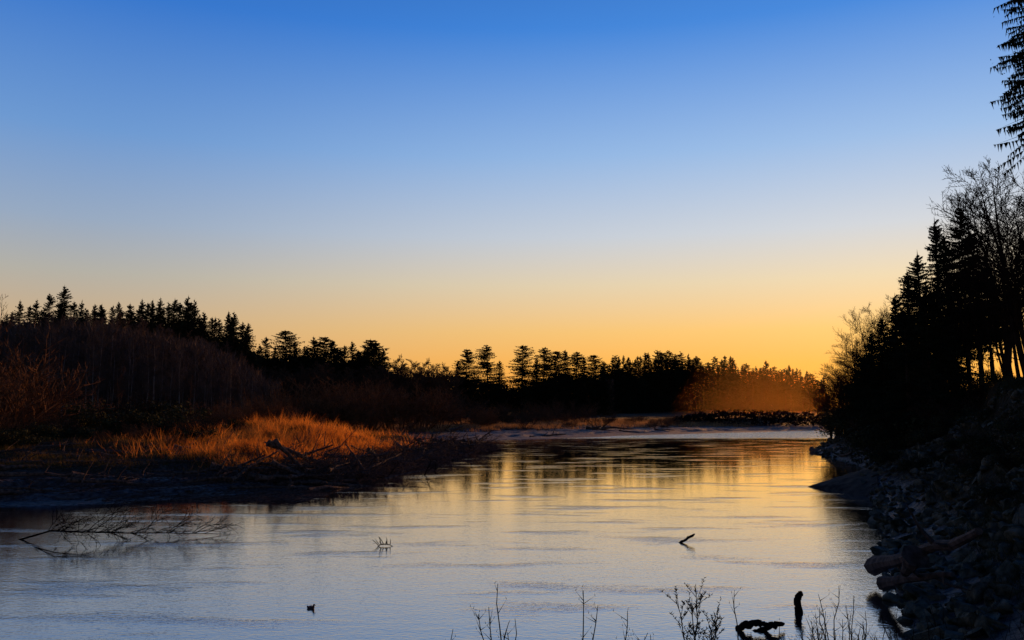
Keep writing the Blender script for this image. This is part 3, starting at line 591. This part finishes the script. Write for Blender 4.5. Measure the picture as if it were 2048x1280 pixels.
# ---------------------------------------------------------------- driftwood
def logmesh(L_, r, seed, stubs=True, m=M_drift):
    rs = random.Random(seed); mb = MB(); pts = []; k = 8; b1 = rs.uniform(-.07, .07); b2_ = rs.uniform(-.05, .05)
    for i in range(k+1):
        t = i/k; pts.append(((t-.5)*L_, math.sin(t*2.5+seed)*b1*L_+rs.uniform(-.012, .012)*L_, math.sin(t*3+seed*2)*b2_*L_+rs.uniform(-.008, .008)*L_))
    random.seed(seed); mb.tube(pts, [r*(1.2-.75*i/k)*(1.35 if i == 0 else 1) for i in range(k+1)], 8, True, .14)
    me = mb.mesh('log', m, False); st = []
    if stubs:
        for j in range(rs.randint(3, 6)):
            b2 = MB(); i = rs.randint(2, 7); a = rs.uniform(0, 6.28); d = Vector((rs.uniform(.1, .7), math.cos(a), math.sin(a))).normalized()
            l = rs.uniform(.25, 1.5)*min(1, L_/4); p = Vector(pts[i]); b2.tube([p, p+d*l*.5, p+(d+Vector((.2, 0, .1)))*l], [r*.4, r*.28, r*.08], 5)
            st.append(b2.mesh('branch_stub', m))
    return me, st
def putlog(me, loc, rot, label, group=None, sc=1):
    o = obj('driftwood_log', me[0]); o.location = loc; o.rotation_euler = rot; o.scale = (sc,)*3
    for s in me[1]: obj('branch_stub', s, o)
    return tag(o, label, 'driftwood', group)
LG = [logmesh(5, .13, 500+i) for i in range(6)]+[logmesh(5, .08, 510+i) for i in range(4)]
def along(t):
    P_ = [(-13.5, 56.5), (-11.8, 60), (-10.6, 66), (-9.8, 74), (-8, 83), (-6.5, 94), (-4.2, 102), (-2.2, 108)]
    q = t*(len(P_)-1); i = min(int(q), len(P_)-2); u = q-i; return P_[i][0]*(1-u)+P_[i+1][0]*u, P_[i][1]*(1-u)+P_[i+1][1]*u
random.seed(77)
for i in range(130):
    t = random.random()**1.3; x, y = along(t); off = abs(random.gauss(0, 2.8)); x -= off-.9; s = random.uniform(.4, 1.3)
    gz = max(hz(x, y), 0)
    putlog(LG[i % 10], (x, y, gz+random.uniform(.05, 1.1)), (0, random.gauss(0, .28), random.gauss(.5, .9)), 'weathered driftwood log in the jam along the point of the left bank', 'logs of the left bank jam', s)
for i in range(60):
    px = random.uniform(-20, 620); y = random.uniform(48, 72); x = V(px, 900, y).x
    d = float(sdist([x], [y])[0])
    if d < .3: y += 6; d = 3
    putlog(LG[i % 10], (x, y, max(hz(x, y), 0)+.05), (0, random.gauss(0, .05), random.gauss(.25, .4)), 'dark driftwood log lying on the mud at the left', 'logs stranded on the left mud', random.uniform(.6, 1.6))
def logseg(a, b_, r, label, m=M_drift, stubs=True, seed=1):
    L_ = (b_-a).length; me = logmesh(L_, r, seed, stubs, m); o = obj('driftwood_log', me[0]); o.location = (a+b_)/2
    o.rotation_euler = (b_-a).to_track_quat('X', 'Z').to_euler()
    for s in me[1]: obj('branch_stub', s, o)
    return tag(o, label, 'driftwood')
logseg(V(608, 942, 61), V(522, 878, 66), .13, 'long log leaning up the left bank from the mud', seed=31)
logseg(V(650, 908, 66), V(765, 914, 66), .12, 'thick level log lying across the jam', seed=32)
logseg(V(700, 955, 60), V(800, 905, 68), .10, 'log slanting upward out of the jam toward the right', seed=33)
logseg(V(735, 945, 61), V(690, 890, 66), .09, 'upright broken log at the left of the jam', seed=34)
logseg(V(770, 962, 60), V(850, 938, 63), .08, 'thin log dipping into the water off the jam', seed=35)
logseg(V(900, 862, 150), V(925, 852, 150), .3, 'short pale log stranded on the far mud', M_pale, seed=36)
logseg(V(1185, 858, 175), V(1202, 852, 175), .25, 'small dark log on the far mud near the bright water', seed=37)
logseg(G(1740, 1125, .6), G(1960, 1065, 2.6), .17, 'long log lying on the riprap above the waterline', M_pale, seed=38)
logseg(G(1775, 1165, .5), G(1900, 1150, 1.2), .13, 'wet log at the foot of the riprap', M_pale, seed=39)
logseg(G(1830, 1110, 1.6), G(1810, 1150, 1.0), .2, 'short upright stump on the right riprap', seed=40)
logseg(G(1625, 898, .3), G(1700, 905, .9), .2, 'log resting on the rocky point', seed=41)
random.seed(5)
for i in range(46):
    px = random.uniform(1340, 1660); Yd = random.uniform(228, 248); p = V(px, 820, Yd); gz = hz(p.x, Yd)
    putlog(LG[i % 6], (p.x, Yd, gz+random.random()**2*2.0), (0, random.gauss(0, .08), random.gauss(0, .5)), 'dark log in the long driftwood pile across the river bend', 'logs piled across the bend', random.uniform(.8, 1.5))
for i in range(16):
    px = random.uniform(760, 1330); Yd = random.uniform(160, 205); p = V(px, 850, Yd); d = float(sdist([p.x], [Yd])[0])
    if d < 3: continue
    putlog(LG[i % 10], (p.x, Yd, hz(p.x, Yd)+.1), (0, random.gauss(0, .06), random.gauss(0, .5)), 'driftwood log stranded on the far mud flats', 'logs of the far flats', random.uniform(.8, 1.8))
mass('bend_driftwood', M_driftdark, band(5000, 1330, 1670, ([0, 1], [230, 230]), ([0, 1], [246, 246]), [1330, 1380, 1450, 1520, 1640, 1670], [838, 824, 818, 820, 821, 832], 12, 6), .45, 'dark mass of small wood in the pile across the bend', 'driftwood')
random.seed(9)
for i in range(70):
    if i < 22: me = pair(baretree(5, 600+i, nl=12, lowest=.12, blen=.38, tw=.018, kids=(6, 4), lv=1, tr=.055, wob=.25), M_drift, M_drift, 'trunk', 'branches'); keep_ = (keep_ if i else [])+[me]
    else: me = keep_[i % 22]
    x, y = along(random.uniform(.0, .85)); x -= random.uniform(-2.0, 4); k = random.uniform(.45, 1)
    o = assemble('dead_snag', me, (x, y, max(hz(x, y), 0)), (k,)*3, (random.uniform(-1.4, 1.4), random.uniform(.5, 1.5), random.uniform(-1, 1)))
    tag(o, 'dead branching snag tangled in the driftwood jam', 'driftwood', 'snags of the jam')
mb = MB()
for i in range(6500):
    x, y = along(random.random()); x -= abs(random.gauss(0, 3.0))-1.2; a = random.uniform(0, 3.14); l = random.uniform(.3, 1.8); z0 = random.random()**2*.8
    mb.cone((x, y, z0), (x+math.cos(a)*l, y+math.sin(a)*l, z0+random.uniform(-.3, .8)), .026)
for i in range(3200):
    px = random.uniform(-20, 620); y = random.uniform(47, 74); x = V(px, 900, y).x; a = random.gauss(.2, .5); l = random.uniform(.5, 2.2); mb.cone((x, y, .0), (x+math.cos(a)*l, y+math.sin(a)*l, random.uniform(0, .3)), .025)
arr = np.array(mb.v).reshape(-1, 4, 3); zz = hfun(arr[:, 0, 0], arr[:, 0, 1]); arr[:, :, 2] += np.maximum(zz, 0)[:, None]+.03; mb.v = [tuple(q) for q in arr.reshape(-1, 3)]
tag(obj('driftwood_litter', mb.mesh('driftwood_litter', M_drift)), 'small broken sticks littering the left shore', 'driftwood', kind='stuff')

# ---------------------------------------------------------------- things in the water
def waterbranch(name, P_, r, seed, nb, bl, label, kids=(6, 5), up=-.05, tw=.010, zr=(-.05, .6)):
    cfg = dict(kids=kids, lv=2, wob=.14, up=up, tw=tw, fw=1.0)
    rs = random.Random(seed); st = MB(); br = MB(); o0 = P_[0].copy(); Q = [p-o0 for p in P_]; m_ = len(Q)
    st.tube(Q, [r*(1-.75*i/(m_-1)) for i in range(m_)], 6)
    for j in range(nb):
        q = rs.uniform(.12, 1)*(m_-1.001); i = int(q); c = Q[i].lerp(Q[i+1], q-i); t = (Q[i+1]-Q[i]).normalized()
        d = (t*.9+Vector((0, rs.uniform(-.9, .9), rs.uniform(*zr)))).normalized()
        grow(br, rs, c, d, bl*rs.uniform(.5, 1.1), r*.4, 0, cfg)
    e = assemble(name, [('stem', st.mesh('stem', M_driftdark)), ('branches', br.mesh('branches', M_driftdark))], o0)
    return tag(e, label, 'branch')
waterbranch('fallen_branch', [G(38, 1080, -.03), G(100, 1062, .45), G(170, 1064, .45), G(250, 1066, .3), G(340, 1066, .2), G(455, 1068, .03)], .04, 1, 36, 1.7, 'long twiggy fallen branch half sunk in the water at left', kids=(5, 4), up=-.15, zr=(.1, 1.1), tw=.012)
waterbranch('fallen_branch', [G(60, 1092, -.03), G(110, 1105, .08), G(190, 1113, -.02)], .022, 6, 7, .6, 'thin bent twig in the water below the long fallen branch', kids=(3, 2))
o0 = G(756, 1094, -.03)
st = MB(); rs = random.Random(8)
st.tube([Vector((-.05, 0, 0)), Vector((.12, 0, .10)), Vector((.35, .02, .10)), Vector((.62, 0, .0))], [.018, .016, .014, .01], 5)
for j in range(9):
    c = Vector((.0+.055*j, 0, .07)); d = Vector((rs.uniform(-.9, .9), rs.uniform(-.3, .3), rs.uniform(.3, 1.1))).normalized(); l = rs.uniform(.12, .34)
    st.tube([c, c+d*l*.6, c+d*l+Vector((rs.uniform(-.04, .04), 0, .02))], [.015, .013, .008], 4)
o = obj('floating_twig', st.mesh('floating_twig', M_driftdark)); o.location = o0; tag(o, 'small twig cluster poking from the middle of the river', 'branch')
for i, (px, py) in enumerate([(848, 950), (770, 955), (870, 942)]):
    me = pair(baretree(1.6, 650+i, nl=9, lowest=.1, blen=.5, tw=.014, kids=(4,), lv=1, tr=.04), M_driftdark, M_driftdark, 'trunk', 'branches'); p = G(px, py)
    tag(assemble('dead_snag', me, (p.x, p.y, -.1), (1,)*3, (.3, .4+i*.3, i)), ['spiky dead branch standing in water right of the jam', 'dead branch dipping into water under the jam', 'outermost twig in the water beyond the jam'][i], 'driftwood')
def fatlog(paths, label, loc):
    mb = MB(); random.seed(3)
    for (P_, rr_) in paths:
        Q = []; q_ = []
        for i in range(len(P_)-1):
            for u in (0, .33, .66): Q.append(P_[i].lerp(P_[i+1], u)-loc+Vector((random.gauss(0, .008), random.gauss(0, .008), random.gauss(0, .012)))); q_.append((rr_[i]*(1-u)+rr_[i+1]*u)*random.uniform(.8, 1.15))
        Q.append(P_[-1]-loc); q_.append(rr_[-1]*.6)
        mb.tube(Q, q_, 9, True, .14)
    return tag(obj('sunken_log', mb.mesh('sunken_log', M_driftdark)), label, 'driftwood')
a = G(1470, 1262, -.08)
o = fatlog([([a, G(1480, 1255, .05), G(1490, 1250, .16), G(1505, 1246, .20), G(1522, 1246, .20), G(1530, 1250, .15), G(1540, 1250, .17), G(1552, 1248, .18), G(1568, 1247, .12)], [.05, .07, .085, .085, .07, .05, .075, .08, .04]),
            ([G(1500, 1266, -.06), G(1515, 1262, .0), G(1530, 1258, .04), G(1545, 1252, .14)], [.04, .055, .06, .055]), ([G(1518, 1246, .18), G(1522, 1246, .28)], [.04, .02])], 'curled dark log arching out of the water at lower right', a); o.location = a
a = G(1598, 1229, -.05); o = fatlog([([a, a+Vector((-.02, 0, .2)), a+Vector((-.02, 0, .36)), a+Vector((.03, 0, .48)), a+Vector((.09, 0, .54))], [.095, .09, .08, .085, .06])], 'short dark stump sticking up beside the curled log', a); o.location = a
a = G(1357, 1087, -.03); o = fatlog([([a, a+Vector((.2, 0, .10)), a+Vector((.45, 0, .25)), a+Vector((.62, 0, .36))], [.035, .05, .045, .04]), ([a+Vector((.32, 0, .17)), a+Vector((.36, 0, .29))], [.03, .015])], 'slanting broken stick rising from the open river', a); o.location = a

def duck():
    mb = MB(); prof = [(-.19, .085, .010, .010), (-.14, .06, .045, .030), (-.07, .045, .075, .050), (0, .04, .085, .058), (.06, .045, .075, .056), (.10, .07, .050, .045), (.115, .10, .032, .032), (.118, .125, .028, .028), (.128, .148, .033, .032), (.15, .158, .031, .026), (.168, .156, .020, .018), (.178, .153, .008, .008)]
    n = 12
    for i, (x, z, wy, wz) in enumerate(prof):
        q = prof[min(i+1, len(prof)-1)]; o_ = prof[max(i-1, 0)]; t = Vector((q[0]-o_[0], 0, q[1]-o_[1])).normalized(); up = Vector((-t.z, 0, t.x))
        for k in range(n):
            a = 2*math.pi*k/n; mb.v.append(tuple(Vector((x, 0, z))+Vector((0, 1, 0))*wy*math.cos(a)+up*wz*math.sin(a)))
    for i in range(len(prof)-1):
        for k in range(n): a = i*n+k; b_ = i*n+(k+1) % n; mb.f.append((a, b_, b_+n, a+n))
    mb.f.append(tuple(range(n))[::-1]); mb.f.append(tuple(range((len(prof)-1)*n, len(prof)*n)))
    return mb
feath = mat('duck_feathers', (.02, .016, .013), (.06, .045, .035), 25, .7); bill = mat('duck_bill', (.05, .04, .02), (.07, .05, .03), 20, .4)
p = G(622, 1217); body = obj('duck', duck().mesh('duck', feath, True)); body.location = (p.x, p.y, -.02); body.rotation_euler = (0, 0, R(-35)); body.scale = (.8,)*3
mbb = MB(); mbb.tube([(.168, 0, .154), (.19, 0, .149), (.212, 0, .146)], [.012, .012, .007], 6); obj('bill', mbb.mesh('bill', bill), body)
for s in (-1, 1):
    mbb = MB(); mbb.tube([(-.15, s*.03, .075), (-.05, s*.068, .075), (.05, s*.07, .06)], [.008, .03, .02], 6); obj('wing', mbb.mesh('wing', feath, True), body)
tag(body, 'small dark duck swimming alone at the lower left', 'duck')

# ---------------------------------------------------------------- foreground stems
def stems(name, px, top, Yd, n, seed, label, spread=.12, seedhead=False, lean=0):
    rs = random.Random(seed); t = V(px, top, Yd); gz = hz(t.x, Yd); h = t.z-gz; parts = []
    for i in range(n):
        st = MB()
        hh_ = h*(1 if i == 0 else rs.uniform(.74, .95)); ex = (lean if i == 0 else rs.uniform(-1, 1)*spread*h); ey = rs.uniform(-.1, .1)*h; b0 = Vector((rs.uniform(-.05, .05), rs.uniform(-.05, .05), 0)) if i else Vector((-lean, 0, 0))
        pts = [b0+Vector((ex*q**1.4+rs.uniform(-.025, .025), ey*q, hh_*q)) for q in (0, .2, .4, .6, .75, .88, 1)]
        if i == 0: pts[-1].x = 0
        st.tube(pts, [.011, .010, .009, .008, .006, .005, .003], 5)
        for j in range(rs.randint(5, 9) if not seedhead else 14):
            q = rs.uniform(.45, .97)*6; k_ = min(int(q), 5); c = pts[k_].lerp(pts[k_+1], q-k_); d = Vector((rs.uniform(-1, 1), rs.uniform(-.6, .6), rs.uniform(.5, 1.3))).normalized(); l = rs.uniform(.05, .18)*(1.6 if seedhead else 1)
            e_ = c+d*l; st.cone(c, e_, .005)
            if seedhead:
                for z_ in range(9):
                    f_ = c.lerp(e_, rs.uniform(.4, 1)); st.cone(f_, f_+Vector((rs.uniform(-1, 1), rs.uniform(-1, 1), rs.uniform(.2, 1))).normalized()*.04, .006)
            else: st.cone(e_, e_+Vector((rs.uniform(-.5, .5), 0, .8))*.04, .004)
        parts.append(('stem', st.mesh('stem', M_twig)))
    tag(assemble(name, parts, (t.x, Yd, gz)), label, 'plant')
fg = [(996, 1163, 9.0, 4, 'tallest bare stem at the bottom centre', False), (1030, 1240, 9.3, 2, 'short bare stem right of the tallest bottom one', False), (1168, 1184, 9.0, 2, 'bare curved stem standing alone at bottom centre right', False), (1252, 1216, 9.1, 4, 'forked bare stem with buds near the bottom', False),
      (905, 1262, 9.2, 4, 'low spray of bent twigs at the bottom edge', False), (1395, 1182, 9.6, 3, 'feathery seed head plant before the curled log', True), (1470, 1186, 9.8, 1, 'thin stem beside the curled log', False), (1668, 1166, 11, 2, 'tall thin stem at the water edge lower right', False),
      (1420, 1230, 9.4, 3, 'smaller seed head plant below the feathery one', True), (1640, 1215, 11, 3, 'weed clump left of the tall right stem', False), (1705, 1190, 11.5, 4, 'weed clump against the dark right bank', False), (1560, 1255, 10, 4, 'low weeds below the short stump', False), (1500, 1262, 9.8, 3, 'low weeds below the curled log', False), (1300, 1268, 9.2, 1, 'tiny stem tip at the bottom edge', False), (1735, 1225, 11, 5, 'tangled weeds at the foot of the riprap', False),
      (1600, 1258, 10.4, 5, 'low weeds between the stump and the tall stem', False), (1680, 1235, 11, 6, 'dense weeds in the bottom right water edge', False), (1790, 1215, 11.5, 6, 'tall tangled weeds over the bottom right rocks', False), (1850, 1240, 12, 6, 'rightmost tangled weeds along the bottom edge', False),
      (1620, 1240, 10.6, 6, 'fine weeds just right of the stump base', False), (1655, 1225, 10.8, 6, 'thick weed tuft beneath the tall right stem', False), (1720, 1240, 11.2, 6, 'broad weed tuft on the corner of the right bank', False)]
for i, (px, top, Yd, n, lb, shd) in enumerate(fg): stems('weed_stem', px, top, Yd, n, 700+i, lb, .16, shd, random.uniform(-.12, .12))

# ---------------------------------------------------------------- sunlit mist: thin even veils, one inside the other
mm = bpy.data.materials.new('mist'); mm.use_nodes = True; nt = mm.node_tree; N = nt.nodes; L = nt.links; N.remove(N['Principled BSDF'])
vs = N.new('ShaderNodeVolumeScatter'); vs.inputs['Anisotropy'].default_value = .75; vs.inputs['Color'].default_value = (1, .52, .16, 1); vs.inputs['Density'].default_value = .00011
L.new(vs.outputs[0], N['Material Output'].inputs['Volume'])
mb = MB(); nu, nv = 32, 16
for j in range(1, nv):
    ph = math.pi*j/nv
    for i in range(nu): th = 2*math.pi*i/nu; mb.v.append((math.sin(ph)*math.cos(th), math.sin(ph)*math.sin(th), math.cos(ph)))
mb.v += [(0, 0, 1), (0, 0, -1)]; T = len(mb.v)-2
for j in range(nv-2):
    for i in range(nu): a = j*nu+i; b_ = j*nu+(i+1) % nu; mb.f.append((a, a+nu, b_+nu, b_))
for i in range(nu): mb.f.append((T, i, (i+1) % nu)); mb.f.append((T+1, (nv-2)*nu+(i+1) % nu, (nv-2)*nu+i))
me = mb.mesh('river_mist', mm)
for k in range(10):
    s = (1-k/10.5)**1.15
    c = V(1532+2*k, 820, 330); o = obj('river_mist', me); o.location = (c.x, 330, 2-k*.25); o.scale = (36*s, 36*s, 27*s)
    tag(o, 'soft veil of sunlit orange mist before the distant forest', 'mist', 'layers of the mist', kind='stuff')

# ---------------------------------------------------------------- camera
cd = bpy.data.cameras.new('camera'); cam = bpy.data.objects.new('camera', cd); C.objects.link(cam)
cd.lens = 30; cd.sensor_width = 36; cd.clip_end = 10000; cam.location = (0, 0, H); cam.rotation_euler = (R(90)+A, 0, 0)
bpy.context.scene.camera = cam
bpy.context.scene.view_settings.view_transform = 'Standard'
